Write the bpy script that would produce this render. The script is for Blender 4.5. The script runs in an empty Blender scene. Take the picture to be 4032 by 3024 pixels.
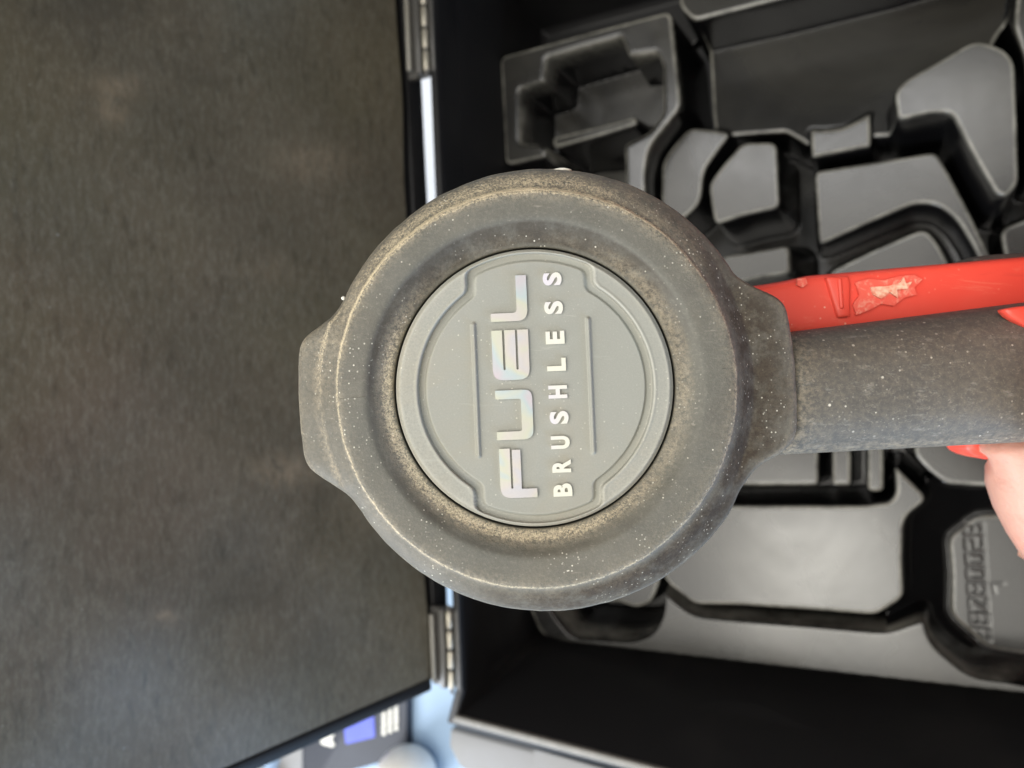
import bpy, bmesh, math, random
import numpy as np
from mathutils import Vector, Matrix
random.seed(7); np.random.seed(7)
scene = bpy.context.scene
C = scene.collection
R = math.radians

# ---------------------------------------------------------------- camera, world, lamps
TILT = R(28.0); CAMZ = 0.452
cam_d = bpy.data.cameras.new('camera'); cam = bpy.data.objects.new('camera', cam_d); C.objects.link(cam)
vr = Vector((math.cos(TILT), 0, -math.sin(TILT))); vu = Vector((0, 1, 0)); vb = Vector((math.sin(TILT), 0, math.cos(TILT)))
CP = Vector((0, 0, CAMZ))
CM = Matrix(((vr.x, vu.x, vb.x, CP.x), (vr.y, vu.y, vb.y, CP.y), (vr.z, vu.z, vb.z, CP.z), (0, 0, 0, 1)))
cam.matrix_world = CM
cam_d.lens = 26; cam_d.sensor_width = 36; cam_d.sensor_fit = 'HORIZONTAL'
cam_d.clip_start = 0.01; cam_d.clip_end = 50
cam_d.dof.use_dof = True; cam_d.dof.focus_distance = 0.128; cam_d.dof.aperture_fstop = 19
scene.camera = cam
F = 26 / 36 * 4032.0

world = bpy.data.worlds.new('World'); scene.world = world; world.use_nodes = True
wbg = world.node_tree.nodes['Background']
wbg.inputs['Color'].default_value = (0.86, 0.93, 1.0, 1); wbg.inputs['Strength'].default_value = 0.07

def area_lamp(name, loc, target, size, size_y, power, col):
    l = bpy.data.lights.new(name, 'AREA'); l.shape = 'RECTANGLE'; l.size = size; l.size_y = size_y; l.energy = power; l.color = col
    o = bpy.data.objects.new(name, l); C.objects.link(o); o.location = loc
    o.rotation_euler = (Vector(target) - Vector(loc)).to_track_quat('-Z', 'Y').to_euler()
    return o
area_lamp('ceiling_light', (-0.15, -0.33, 1.6), (-0.15, -0.33, 0), 2.1, 2.0, 34, (1.0, 0.96, 0.88))
area_lamp('ceiling_panel', (-0.17, -0.41, 1.5), (-0.17, -0.41, 0), 0.34, 0.30, 2.6, (1.0, 0.97, 0.88))
area_lamp('ceiling_tube', (-0.16, 0.56, 1.5), (-0.16, 0.56, 0), 0.60, 0.14, 1.7, (0.97, 0.98, 1.0))
area_lamp('window_light', (-1.0, -1.2, 0.88), (-0.05, 0, 0.3), 0.9, 0.7, 30, (0.88, 0.93, 1.0))
area_lamp('doorway_light', (1.0, -1.0, 0.22), (-0.25, -0.12, 0.3), 0.7, 0.5, 12, (0.50, 0.70, 1.0))

scene.view_settings.view_transform = 'Standard'; scene.view_settings.look = 'None'
scene.view_settings.exposure = 0.25; scene.view_settings.gamma = 1.0
scene.cycles.max_bounces = 6

# ---------------------------------------------------------------- pixel -> place
def at_z(px, py, z):
    d = -vb + vr * ((px - 2016) / F) + vu * (-(py - 1512) / F)
    return CP + d * ((z - CAMZ) / d.z)
def cs(px, py, D):                      # camera-aligned coordinates at depth D
    return Vector(((px - 2016) / F * D, -(py - 1512) / F * D, -D))

# ---------------------------------------------------------------- object helpers
def link(name, me, mat=None, parent=None, smooth=False):
    o = bpy.data.objects.new(name, me); C.objects.link(o)
    if mat: me.materials.append(mat)
    if parent: o.parent = parent
    if smooth:
        for p in me.polygons: p.use_smooth = True
    return o
def tag(o, label=None, cat=None, group=None, kind=None):
    if label: o['label'] = label
    if cat: o['category'] = cat
    if group: o['group'] = group
    if kind: o['kind'] = kind
    return o
def empty(name, mw):
    o = bpy.data.objects.new(name, None); C.objects.link(o); o.matrix_world = mw; o.empty_display_size = 0.01
    return o
def pydata(name, v, f, mat=None, parent=None, smooth=False):
    me = bpy.data.meshes.new(name); me.from_pydata([tuple(p) for p in v], [], f); me.update()
    bm = bmesh.new(); bm.from_mesh(me); bmesh.ops.recalc_face_normals(bm, faces=bm.faces); bm.to_mesh(me); bm.free()
    return link(name, me, mat, parent, smooth)
def bevel(o, w, seg=2, ang=35):
    m = o.modifiers.new('bevel', 'BEVEL'); m.width = w; m.segments = seg; m.limit_method = 'ANGLE'; m.angle_limit = R(ang)
    for p in o.data.polygons: p.use_smooth = True
    return o
def prism(name, pts, dz, mat=None, parent=None, bev=0, seg=2):
    """pts: 3D polygon (top), dz: vector to the bottom copy"""
    n = len(pts); dz = Vector(dz)
    v = [Vector(p) for p in pts] + [Vector(p) + dz for p in pts]
    f = [list(range(n)), list(range(2 * n - 1, n - 1, -1))] + [[i, n + i, n + (i + 1) % n, (i + 1) % n] for i in range(n)]
    o = pydata(name, v, f, mat, parent)
    if bev: bevel(o, bev, seg)
    return o
def roundpoly(pts, rad, seg=5):
    out = []; n = len(pts)
    for i, p in enumerate(pts):
        r = rad[i] if isinstance(rad, (list, tuple)) else rad
        p = Vector(p[:2]); a = Vector(pts[i - 1][:2]) - p; b = Vector(pts[(i + 1) % n][:2]) - p
        if r <= 0: out.append(p); continue
        r_ = min(r, a.length * .49, b.length * .49)
        p0 = p + a.normalized() * r_; p1 = p + b.normalized() * r_
        for k in range(seg + 1):
            t = k / seg
            out.append(p0 * (1 - t) ** 2 + p * 2 * t * (1 - t) + p1 * t * t)
    return out
def box(name, size, loc, mat, parent=None, bev=0.0005, rot=None):
    x, y, z = [s / 2 for s in size]
    v = [Vector((a * x, b * y, c * z)) for a in (-1, 1) for b in (-1, 1) for c in (-1, 1)]
    M = Matrix.Translation(loc) @ (rot.to_4x4() if rot else Matrix())
    v = [M @ p for p in v]
    f = [(0, 1, 3, 2), (4, 6, 7, 5), (0, 4, 5, 1), (2, 3, 7, 6), (0, 2, 6, 4), (1, 5, 7, 3)]
    o = pydata(name, v, f, mat, parent)
    if bev: bevel(o, bev)
    return o
def cylinder(name, p0, p1, r, mat, parent=None, seg=24, bev=0.0004):
    p0 = Vector(p0); p1 = Vector(p1); q = (p1 - p0).to_track_quat('Z', 'Y'); L = (p1 - p0).length
    v = []
    for z in (0, L):
        for i in range(seg):
            a = 2 * math.pi * i / seg; v.append(p0 + q @ Vector((r * math.cos(a), r * math.sin(a), z)))
    f = [[i, (i + 1) % seg, seg + (i + 1) % seg, seg + i] for i in range(seg)] + [list(range(seg))[::-1], list(range(seg, 2 * seg))]
    o = pydata(name, v, f, mat, parent)
    if bev: bevel(o, bev)
    return o

# ---------------------------------------------------------------- materials
class Mat:
    def __init__(s, name, col, rough=0.5, metal=0, spec=0.5):
        s.m = bpy.data.materials.new(name); s.m.use_nodes = True; s.nt = s.m.node_tree
        s.b = s.nt.nodes['Principled BSDF']
        s.b.inputs['Base Color'].default_value = (*col, 1); s.b.inputs['Roughness'].default_value = rough
        s.b.inputs['Metallic'].default_value = metal; s.b.inputs['Specular IOR Level'].default_value = spec
        s.tc = s.nt.nodes.new('ShaderNodeTexCoord'); s.col = None; s.base = col
    def L(s, a, b): s.nt.links.new(a, b)
    def N(s, t, **k):
        n = s.nt.nodes.new(t)
        for a, v in k.items(): setattr(n, a, v)
        return n
    def noise(s, scale, detail=4, rough=.6, stretch=(1, 1, 1), rot=(0, 0, 0), dist=0):
        mp = s.N('ShaderNodeMapping'); mp.inputs['Scale'].default_value = stretch; mp.inputs['Rotation'].default_value = rot
        s.L(s.tc.outputs['Object'], mp.inputs['Vector'])
        n = s.N('ShaderNodeTexNoise'); n.inputs['Scale'].default_value = scale; n.inputs['Detail'].default_value = detail
        n.inputs['Roughness'].default_value = rough; n.inputs['Distortion'].default_value = dist
        s.L(mp.outputs[0], n.inputs['Vector']); return n.outputs['Fac']
    def ramp(s, x, a, b, lo=0., hi=1.):
        n = s.N('ShaderNodeMapRange'); n.clamp = True
        for i, v in zip(('From Min', 'From Max', 'To Min', 'To Max'), (a, b, lo, hi)): n.inputs[i].default_value = v
        s.L(x, n.inputs['Value']); return n.outputs['Result']
    def math(s, op, a, b):
        n = s.N('ShaderNodeMath', operation=op)
        for i, x in enumerate((a, b)):
            if isinstance(x, (int, float)): n.inputs[i].default_value = x
            else: s.L(x, n.inputs[i])
        return n.outputs[0]
    def mix(s, fac, col):                 # lay a colour over what is there
        n = s.N('ShaderNodeMix', data_type='RGBA')
        if isinstance(fac, (int, float)): n.inputs[0].default_value = fac
        else: s.L(fac, n.inputs[0])
        if s.col is None: n.inputs[6].default_value = (*s.base, 1)
        else: s.L(s.col, n.inputs[6])
        n.inputs[7].default_value = (*col, 1)
        s.col = n.outputs[2]; s.L(s.col, s.b.inputs['Base Color']); return s
    def bump(s, x, strength=.3, dist=.0003):
        n = s.N('ShaderNodeBump'); n.inputs['Strength'].default_value = strength; n.inputs['Distance'].default_value = dist
        s.L(x, n.inputs['Height'])
        if s.b.inputs['Normal'].links: s.L(s.b.inputs['Normal'].links[0].from_socket, n.inputs['Normal'])
        s.L(n.outputs[0], s.b.inputs['Normal']); return s
    def rough(s, x): s.L(x, s.b.inputs['Roughness']); return s
    def specks(s, scale, size, keep, col):   # scattered dust grains
        v = s.N('ShaderNodeTexVoronoi'); v.inputs['Scale'].default_value = scale; v.inputs['Randomness'].default_value = 1
        s.L(s.tc.outputs['Object'], v.inputs['Vector'])
        sep = s.N('ShaderNodeSeparateColor'); s.L(v.outputs['Color'], sep.inputs[0])
        near = s.ramp(v.outputs['Distance'], size, size * .6)
        pick = s.ramp(sep.outputs[0], keep, keep + .002, 1, 0)
        amt = s.math('MULTIPLY', near, pick); amt = s.math('MULTIPLY', s.math('MULTIPLY', amt, s.ramp(sep.outputs[1], 0, 1, .15, .85)), s.ramp(s.noise(scale * .05 + 8, 3, .6), .46, .58))
        return s.mix(amt, col)
    def attr(s, name):
        n = s.N('ShaderNodeAttribute', attribute_name=name); return n.outputs['Fac']

TAN = (0.46, 0.385, 0.27); PALE = (0.8, 0.76, 0.64)
# rubber boot, dusty
m = Mat('boot_rubber', (0.106, 0.103, 0.086), .52, 0, .4)
m.mix(m.ramp(m.noise(90, 5, .65), .42, .7, 0, .35), (0.175, 0.168, 0.145))
m.mix(m.ramp(m.noise(28, 5, .7, dist=.7), .48, .72, 0, .32), (0.19, 0.165, 0.12))
m.mix(m.ramp(m.noise(45, 5, .7, dist=.9), .52, .70, 0, .45), (0.060, 0.055, 0.047))
m.mix(m.ramp(m.noise(1500, 3, .7), .5, .72, 0, .25), (0.27, 0.25, 0.21))
m.mix(m.ramp(m.noise(900, 3, .7, stretch=(.15, 1, 1), rot=(0, 0, .9)), .66, .74, 0, .5), (0.33, 0.30, 0.25))
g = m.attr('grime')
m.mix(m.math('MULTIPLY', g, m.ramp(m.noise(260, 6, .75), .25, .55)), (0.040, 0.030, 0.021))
d = m.attr('dust')
dn = m.math('MULTIPLY', m.ramp(m.noise(1300, 7, .8), .38, .60), m.ramp(m.noise(210, 6, .75), .30, .55))
m.mix(m.math('MULTIPLY', d, dn), TAN)
m.mix(m.ramp(m.math('MULTIPLY', d, m.noise(2600, 3, .8)), .32, .60, 0, .8), (0.78, 0.66, 0.45))
m.mix(m.ramp(d, .85, 1.15, 0, .75), (0.60, 0.50, 0.34))
m.specks(1300, .22, .6, PALE); m.specks(700, .13, .35, (.6, .55, .45)); m.specks(300, .05, .3, PALE)
m.rough(m.ramp(g, 0, .8, .52, .85))
m.bump(m.noise(2200, 5, .75), .5, .00016).bump(m.noise(260, 4, .6), .25, .0004).bump(m.math('MULTIPLY', d, m.noise(1100, 4, .8)), .8, .0004)
M_boot = m.m
# end cap plastic
m = Mat('cap_plastic', (0.275, 0.278, 0.245), .55, 0, .4)
m.mix(m.ramp(m.noise(60, 4, .6), .4, .75, 0, .3), (0.30, 0.30, 0.27))
m.mix(m.ramp(m.noise(4000, 2, .7), .5, .75, 0, .35), (0.36, 0.355, 0.32))
m.mix(m.math('MULTIPLY', m.attr('dust'), m.ramp(m.noise(2600, 5, .7), .35, .7)), (0.42, 0.40, 0.34))
m.mix(m.math('MULTIPLY', m.attr('edge_tone'), m.ramp(m.noise(300, 4, .6), .2, .6, .1, .45)), (0.46, 0.45, 0.39))
m.mix(m.ramp(m.noise(700, 3, .7, stretch=(.12, 1, 1), rot=(0, 0, .5)), .66, .76, 0, .35), (0.45, 0.44, 0.39))
m.mix(m.ramp(m.noise(35, 5, .7, dist=.8), .48, .72, 0, .35), (0.33, 0.29, 0.21))
m.specks(520, .09, .6, PALE); m.specks(1200, .2, .5, (.6, .57, .48))
m.bump(m.noise(3200, 3, .6), .25, .00008)
M_cap = m.m
# foil letters
m = Mat('foil_letter', (0.3, 0.3, 0.3), .33, 1)
n = m.N('ShaderNodeValToRGB'); cr = n.color_ramp
for i, (p, c) in enumerate([(p_, tuple(x * .35 for x in c_[:3]) + (1,)) for p_, c_ in ((.3, (.9, .9, .98, 1)), (.42, (.98, .93, .9, 1)), (.5, (.95, .97, .82, 1)), (.58, (.80, .93, .98, 1)), (.68, (.98, .84, .93, 1)))]):
    e = cr.elements[i] if i < 2 else cr.elements.new(p); e.position = p; e.color = c
m.L(m.noise(110, 2, .5, dist=.6), n.inputs[0]); m.L(n.outputs[0], m.b.inputs['Base Color'])
m.bump(m.noise(1200, 3, .6), .15, .00006)
M_foil = m.m
# grip rubber
m = Mat('white_foil', (0.64, 0.625, 0.52), .35)
m.mix(m.ramp(m.noise(90, 2), .45, .6), (0.58, 0.55, 0.60)); m.bump(m.noise(1200, 3, .6), .15, .00006)
M_foil2 = m.m
m = Mat('grip_rubber', (0.080, 0.076, 0.067), .6, 0, .4)
m.mix(m.ramp(m.noise(60, 6, .7), .42, .72, 0, .5), (0.135, 0.127, 0.108))
m.mix(m.ramp(m.noise(500, 5, .8, stretch=(.45, 1.2, 1), rot=(0, 0, .6)), .56, .70, 0, .55), (0.28, 0.27, 0.235))
m.mix(m.ramp(m.noise(1500, 4, .8), .56, .70, 0, .5), (0.30, 0.27, 0.22))
m.mix(m.math('MULTIPLY', m.attr('dust'), m.ramp(m.noise(900, 6, .8), .42, .62)), TAN)
m.specks(330, .10, .7, PALE); m.specks(900, .2, .6, PALE)
m.bump(m.noise(2200, 5, .7), .45, .00015)
M_grip = m.m
# red plastic
m = Mat('red_plastic', (0.82, 0.085, 0.055), .42, 0, .5)
m.mix(m.ramp(m.noise(35, 4, .6), .5, .8, 0, .35), (0.84, 0.17, 0.12))
m.mix(m.ramp(m.noise(75, 7, .78, stretch=(.5, 1.5, 1), dist=1.0), .55, .70, 0, .6), (0.85, 0.30, 0.20))
m.mix(m.ramp(m.noise(120, 4, .7, stretch=(.2, 1.2, 1), rot=(0, 0, .3)), .60, .72, 0, .5), (0.60, 0.05, 0.035))
m.specks(600, .15, .6, (.9, .6, .45))
m.bump(m.noise(900, 4, .6), .2, .0001)
M_red = m.m
m = Mat('scuff', (0.85, 0.62, 0.45), .8); m.mix(m.ramp(m.noise(900, 4), .4, .6), (0.8, 0.3, 0.2)); M_scuff = m.m
m = Mat('worn_red', (0.83, 0.125, 0.085), .55); m.mix(m.ramp(m.noise(500, 6, .75, dist=1), .50, .66), (0.86, 0.38, 0.28)); M_worn = m.m
m = Mat('dark_plastic', (0.02, 0.02, 0.02), .5); m.bump(m.noise(900, 3), .2, .0001); M_dark = m.m
# moulded tray sheet plastic
m = Mat('tray_plastic', (0.005, 0.005, 0.0055), .24, 0, .55)
m.b.inputs['IOR'].default_value = 1.55
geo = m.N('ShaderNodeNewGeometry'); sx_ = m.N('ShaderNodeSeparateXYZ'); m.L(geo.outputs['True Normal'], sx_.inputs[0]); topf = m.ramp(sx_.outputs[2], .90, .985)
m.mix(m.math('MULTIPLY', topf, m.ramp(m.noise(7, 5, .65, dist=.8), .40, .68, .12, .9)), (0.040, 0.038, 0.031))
m.mix(m.ramp(m.noise(48, 6, .8, stretch=(1, 1.6, 1), dist=1.6), .60, .70, 0, .6), (0.008, 0.008, 0.008))
m.mix(m.math('MULTIPLY', m.ramp(m.attr('edge'), .15, .9), m.ramp(m.noise(60, 4, .7), 0.3, .62, .15, 1)), (0.24, 0.235, 0.205))  # glossy rim highlights painted in as a paler edge colour
m.rough(m.ramp(m.noise(14, 5, .7, dist=.8), .3, .7, .16, .27))
m.bump(m.noise(260, 3, .6), .05, .0003)
M_tray = m.m
# case body, black moulded
m = Mat('case_plastic', (0.012, 0.012, 0.013), .45, 0, .4)
m.mix(m.ramp(m.noise(16, 4, .6), .5, .8, 0, .5), (0.03, 0.029, 0.028))
m.bump(m.noise(500, 4, .6), .25, .0004)
M_case = m.m
# lid inner sheet, brushed olive-brown with dust
m = Mat('lid_plastic', (0.104, 0.089, 0.055), .36, 0, .45)
m.mix(m.ramp(m.noise(9, 4, .55), .35, .7, 0, .55), (0.100, 0.078, 0.060))
m.mix(m.ramp(m.noise(620, 6, .8, stretch=(1, .35, 1)), .46, .66, 0, .75), (0.165, 0.148, 0.108))
m.mix(m.ramp(m.noise(300, 4, .7, stretch=(1, .3, 1)), .52, .72, 0, .6), (0.045, 0.039, 0.024))
m.mix(m.ramp(m.noise(26, 6, .7, stretch=(1, 1, 1.6), dist=1.5), .60, .74, 0, .35), (0.17, 0.135, 0.095))
m.specks(95, .06, .6, (.3, .3, .27)); m.specks(240, .09, .6, (.25, .25, .21))
m.mix(m.math('MULTIPLY', m.attr('smudge'), m.ramp(m.noise(160, 6, .8, stretch=(1, .5, 1), dist=.8), .35, .68)), (0.30, 0.23, 0.15))
m.mix(m.ramp(m.noise(11, 5, .7, dist=.6), .55, .72, 0, .5), (0.040, 0.034, 0.022))
m.bump(m.noise(420, 5, .75, stretch=(1, .4, 1)), .25, .0003)
M_lid = m.m
m = Mat('hinge_plastic', (0.07, 0.068, 0.064), .3, 0, .6); m.bump(m.noise(300, 2), .1, .0002); M_hinge = m.m
m = Mat('hinge_pin', (0.42, 0.39, 0.32), .35, .5); m.bump(m.noise(500, 2), .1, .0002); M_pin = m.m
m = Mat('bench_top', (0.30, 0.43, 0.60), .55)
m.mix(m.ramp(m.noise(9, 4, .6), .4, .7, 0, .5), (0.36, 0.48, 0.63)); m.mix(m.ramp(m.noise(120, 5), .6, .8, 0, .4), (0.3, 0.4, 0.5)); m.bump(m.noise(300, 4), .2, .0003)
M_bench = m.m
m = Mat('pale_card', (0.25, 0.253, 0.262), .7); m.mix(m.ramp(m.noise(40, 4), .4, .7, 0, .4), (0.22, 0.217, 0.20)); m.bump(m.noise(400, 4), .2, .0003); M_card = m.m
m = Mat('bright_sheet', (0.80, 0.84, 0.90), .7); m.mix(m.ramp(m.noise(20, 3), .4, .7, 0, .3), (0.72, 0.77, 0.86)); M_sheet = m.m
m = Mat('print_black', (0.018, 0.021, 0.032), .6); m.mix(m.ramp(m.noise(30, 3), .4, .7, 0, .5), (0.03, 0.034, 0.05)); M_print = m.m
m = Mat('print_blue', (0.10, 0.13, 0.62), .6); m.mix(m.ramp(m.noise(60, 3), .4, .7, 0, .4), (0.14, 0.18, 0.72)); M_blue = m.m
m = Mat('print_white', (0.82, 0.8, 0.72), .5); M_white = m.m; m.mix(m.ramp(m.noise(400, 3), .5, .7, 0, .3), (.6, .6, .55))
m = Mat('white_plastic', (0.82, 0.79, 0.75), .45); m.mix(m.ramp(m.noise(60, 3), .5, .7, 0, .2), (.7, .68, .64)); M_wp = m.m
m = Mat('skin', (0.56, 0.31, 0.235), .5); m.b.inputs['Subsurface Weight'].default_value = .25; m.b.inputs['Subsurface Radius'].default_value = (.01, .004, .002); m.b.inputs['Subsurface Scale'].default_value = .3
m.mix(m.ramp(m.noise(60, 4), .4, .7, 0, .4), (0.62, 0.25, 0.18))
m.mix(m.ramp(m.noise(220, 5, .75, stretch=(.3, 1, 1)), .54, .66, 0, .35), (0.40, 0.18, 0.13)); m.bump(m.noise(900, 5, .7), .4, .0003).bump(m.noise(160, 4, .7, stretch=(.3, 1.2, 1)), .5, .0006); M_skin = m.m
m = Mat('nail', (0.8, 0.5, 0.42), .25); M_nail = m.m

# ---------------------------------------------------------------- setting: bench top
g = 3.0
n = 40
bench = pydata('bench_top', [((i / n - .5) * g, (j / n - .5) * g, 0) for j in range(n + 1) for i in range(n + 1)],
               [(j * (n + 1) + i, j * (n + 1) + i + 1, (j + 1) * (n + 1) + i + 1, (j + 1) * (n + 1) + i) for j in range(n) for i in range(n)], M_bench)
tag(bench, kind='structure')

# ---------------------------------------------------------------- case base
RIM = 0.160
case_root = empty('tool_case', Matrix.Translation((-0.02, 0.02, 0.004)))
tag(case_root, 'open black plastic tool case with its lid leaning back on two hinges', 'tool case')
CI = case_root.matrix_world.inverted()
def cparent(o): o.parent = case_root; o.matrix_parent_inverse = CI; return o
# inner rim corner points (z=RIM) and inner foot points (z=.012)
A0 = at_z(1826, 2723, RIM); A1 = at_z(1712, 0, RIM)
dirY = (A1 - A0).normalized()
A1 = A0 + dirY * 0.372; B0 = at_z(1790, 2814, RIM); B1 = at_z(2607, 3026, RIM)
dirX = (B1 - B0).normalized(); dirX2 = Vector((dirY.y, -dirY.x, 0))
B2 = B0 + dirX * 0.34
T2 = A1 + dirX2 * 0.335
rim = [A0, B0 + Vector((.0015, -.0005, 0)), B2, T2, A1]
foot = [at_z(2060, 2500, .08), at_z(2128, 2530, .08), B2 + Vector((-.012, .02, 0)), T2 + Vector((-.02, -.006, 0)), A1 + Vector((-.013, .004, 0))]
foot[2] = foot[1] + (at_z(4032, 2754, .08) - at_z(2160, 2530, .08)).normalized() * .33 + Vector((0, -.003, 0))
cen = Vector((-.02, .02, 0))
def off(poly, d):
    out = []; n = len(poly)
    for i, p in enumerate(poly):
        a = (p - poly[i - 1]); b = (poly[(i + 1) % n] - p); a.z = b.z = 0
        na = Vector((a.y, -a.x, 0)).normalized(); nb = Vector((b.y, -b.x, 0)).normalized()
        k = (na + nb).normalized(); k /= max(.5, k.dot(na))
        if k.dot(p - cen) < 0: k = -k
        out.append(p + k * d)
    return out
def setz(poly, z): return [Vector((p.x, p.y, z)) for p in poly]
loops = [setz(off(foot, -.004), .010), setz(foot, .014), setz(foot, .07), setz(rim, RIM - .002), setz(off(rim, .001), RIM),
         setz(off(rim, .0042), RIM), setz(off(rim, .005), RIM - .0015), setz(off(rim, .005), RIM - .009),
         setz(off(rim, .002), RIM - .010), setz(off(foot, .004), .01), setz(off(foot, .001), .004)]
nl = len(rim); v = [p for L_ in loops for p in L_]; f = []
for a in range(len(loops) - 1):
    for i in range(nl): f.append([a * nl + i, a * nl + (i + 1) % nl, (a + 1) * nl + (i + 1) % nl, (a + 1) * nl + i])
f.append(list(range(nl))); k = (len(loops) - 1) * nl; f.append([k + i for i in range(nl)][::-1])
shell = pydata('base_shell', v, f, M_case); bevel(shell, .0012, 2, 25); cparent(shell)

# rim lip along the near long edge (its highlight painted as a paler colour)
m = Mat('lip_highlight', (0.22, 0.215, 0.20), .5); m.mix(m.ramp(m.noise(200, 5, .7), .4, .65, 0, .5), (0.12, 0.12, 0.11)); M_edge = m.m
q = [B0 + Vector((0, 0, .0006)), B2 + Vector((0, 0, .0006))]
o_ = Vector((dirX.y, -dirX.x, 0)).normalized()
lip = prism('rim_lip', [q[0] + o_ * .0002, q[1] + o_ * .0002, q[1] + o_ * .0034, q[0] + o_ * .0034 + Vector((-.001, 0, 0))], (0, 0, -.003), M_edge, None, .0006); cparent(lip)
lip2 = prism('rim_lip', [A0 + Vector((-.0036, 0, .0006)), A0 + Vector((-.0004, 0, .0006)), A1 + Vector((-.0004, 0, .0006)), A1 + Vector((-.0036, 0, .0006))], (0, 0, -.003), M_case, None, .0006); cparent(lip2)

# ---------------------------------------------------------------- moulded tray (height field)
H = .080
sp = .0005
x0, x1, y0, y1 = -.225, .175, -.175, .225
nx = int((x1 - x0) / sp) + 1; ny = int((y1 - y0) / sp) + 1
gx, gy = np.meshgrid(np.linspace(x0, x1, nx), np.linspace(y0, y1, ny))
def sdf(poly):
    P = np.array([(p[0], p[1]) for p in poly]); n = len(P)
    d = np.full(gx.shape, 1e9); ins = np.zeros(gx.shape, bool)
    for i in range(n):
        ax, ay = P[i - 1]; bx, by = P[i]
        ex, ey = bx - ax, by - ay; L2 = ex * ex + ey * ey + 1e-12
        t = np.clip(((gx - ax) * ex + (gy - ay) * ey) / L2, 0, 1)
        d = np.minimum(d, (gx - ax - t * ex) ** 2 + (gy - ay - t * ey) ** 2)
        if abs(ey) > 1e-9:
            c = ((ay > gy) != (by > gy)) & (gx < ex * (gy - ay) / ey + ax)
            ins ^= c
    return np.where(ins, -1, 1) * np.sqrt(d)
hf = .030 - .16 * gy                          # trench floors, falling away
fil = .0032
edge_w = np.zeros(gx.shape)  # weight of the painted rim highlights
def piece(level, px, w=.0016, r=.004, lv=None, slope=None, ramp=None):
    """level of the piece; px: its outline as seen at that level"""
    global hf, edge_w
    z = lv if lv is not None else level
    pts = roundpoly([at_z(a, b, z) for a, b in px], r, 4)
    s = sdf(pts); w = w * 1.05
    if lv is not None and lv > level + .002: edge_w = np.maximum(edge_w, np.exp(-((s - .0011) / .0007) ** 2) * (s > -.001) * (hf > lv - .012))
    if lv is not None and lv > level + .002: hf = hf - fil * (1 - np.sqrt(1 - np.clip((fil - s) / fil, 0, .97) ** 2)) * (s > 0)
    s = s if (lv is not None and lv > level + .002) else s - w * .6
    t = np.clip((-s + w) / (2 * w), 0, 1); t = t * t * (3 - 2 * t)
    tgt = level if slope is None else level + slope[0] * (gx - pts[0][0]) + slope[1] * (gy - pts[0][1])
    if not (lv is not None and lv > level + .002): tgt = tgt - fil * (1 - np.sqrt(1 - np.clip((s + fil) / fil, 0, .97) ** 2))
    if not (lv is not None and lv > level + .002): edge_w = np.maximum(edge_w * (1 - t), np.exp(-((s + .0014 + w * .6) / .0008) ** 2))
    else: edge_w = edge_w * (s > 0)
    if ramp is not None: tgt = ramp
    hf = hf * (1 - t) + tgt * t
# far (upper) side
piece(.046, [(2785, 120), (2785, 40), (3300, -80), (4010, -280), (4010, 40), (3974, 92), (3930, 150), (3800, 420), (3500, 560), (3440, 560), (3200, 600), (3100, 540), (2830, 560), (2816, 492)], .0014, .002, None, (-.02, -.13))
piece(.080, [(2650, -400), (2672, 30), (2729, 87), (3076, 0), (3500, -120), (4400, -420), (4400, -700), (2650, -700)])
piece(.058, [(4010, -110), (4500, -250), (4500, 600), (4060, 700), (4030, 240), (3985, 100)])
# charger frame: plateau then its pocket
piece(.080, [(1966, 222), (2300, 118), (2633, 18), (2652, 200), (2673, 405), (2548, 566), (2530, 660), (2540, 1100), (2455, 1100), (2440, 566), (2300, 588), (2149, 585), (2149, 617), (1987, 655)], .0018, .005, None, (-.06, .0))
piece(.034, [(2047, 350), (2141, 318), (2149, 226), (2290, 180), (2431, 137), (2460, 212), (2568, 195), (2590, 239), (2592, 427), (2545, 500), (2440, 560), (2149, 579), (2134, 559), (2049, 557)], .0008, .0014, .08)
piece(.018, [(2152, 566), (2440, 540), (2455, 1100), (2300, 1100), (2160, 1000)], .0010, .002, .08)
piece(.066, [(2172, 540), (2330, 500), (2505, 455), (2514, 492), (2340, 545), (2178, 588)], .0026, .004)
# middle pieces
piece(.056, [(2713, 499), (2800, 508), (2886, 521), (2775, 668), (2760, 800), (2700, 860), (2620, 900), (2600, 790), (2604, 637), (2650, 570)], .0018, .005)
piece(.070, [(2924, 557), (3062, 557), (3068, 690), (3073, 822), (2940, 848), (2812, 890), (2795, 800), (2787, 723), (2850, 640)], .0018, .004)
piece(.055, [(3188, 506), (3250, 508), (3315, 500), (3375, 472), (3431, 441), (3434, 579), (3310, 602), (3192, 626)], .0014, .002)
piece(.050, [(3203, 673), (3450, 634), (3691, 593), (3740, 680), (3820, 830), (3900, 1000), (3960, 1130), (3900, 1130), (3820, 960), (3764, 868), (3690, 808), (3604, 803), (3420, 882), (3221, 972)], .0018, .004)
piece(.038, [(3250, 1075), (3430, 985), (3645, 893), (3700, 960), (3760, 1080), (3900, 1300), (3260, 1300)], .002, .006)
piece(.080, [(3516, 362), (3568, 308), (3700, 235), (3843, 150), (3959, 188), (4002, 239), (4012, 480), (4018, 724), (3966, 781), (3916, 767), (3830, 620), (3749, 463), (3730, 448), (3650, 452), (3570, 472), (3530, 470)], .002, .005)
piece(.038, [(3930, 900), (4200, 800), (4300, 1300), (4000, 1300)], .002, .005)
piece(.072, [(2830, 1005), (2960, 985), (3113, 958), (3118, 1080), (2990, 1100), (2878, 1130), (2820, 1090)], .0045, .004)
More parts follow.
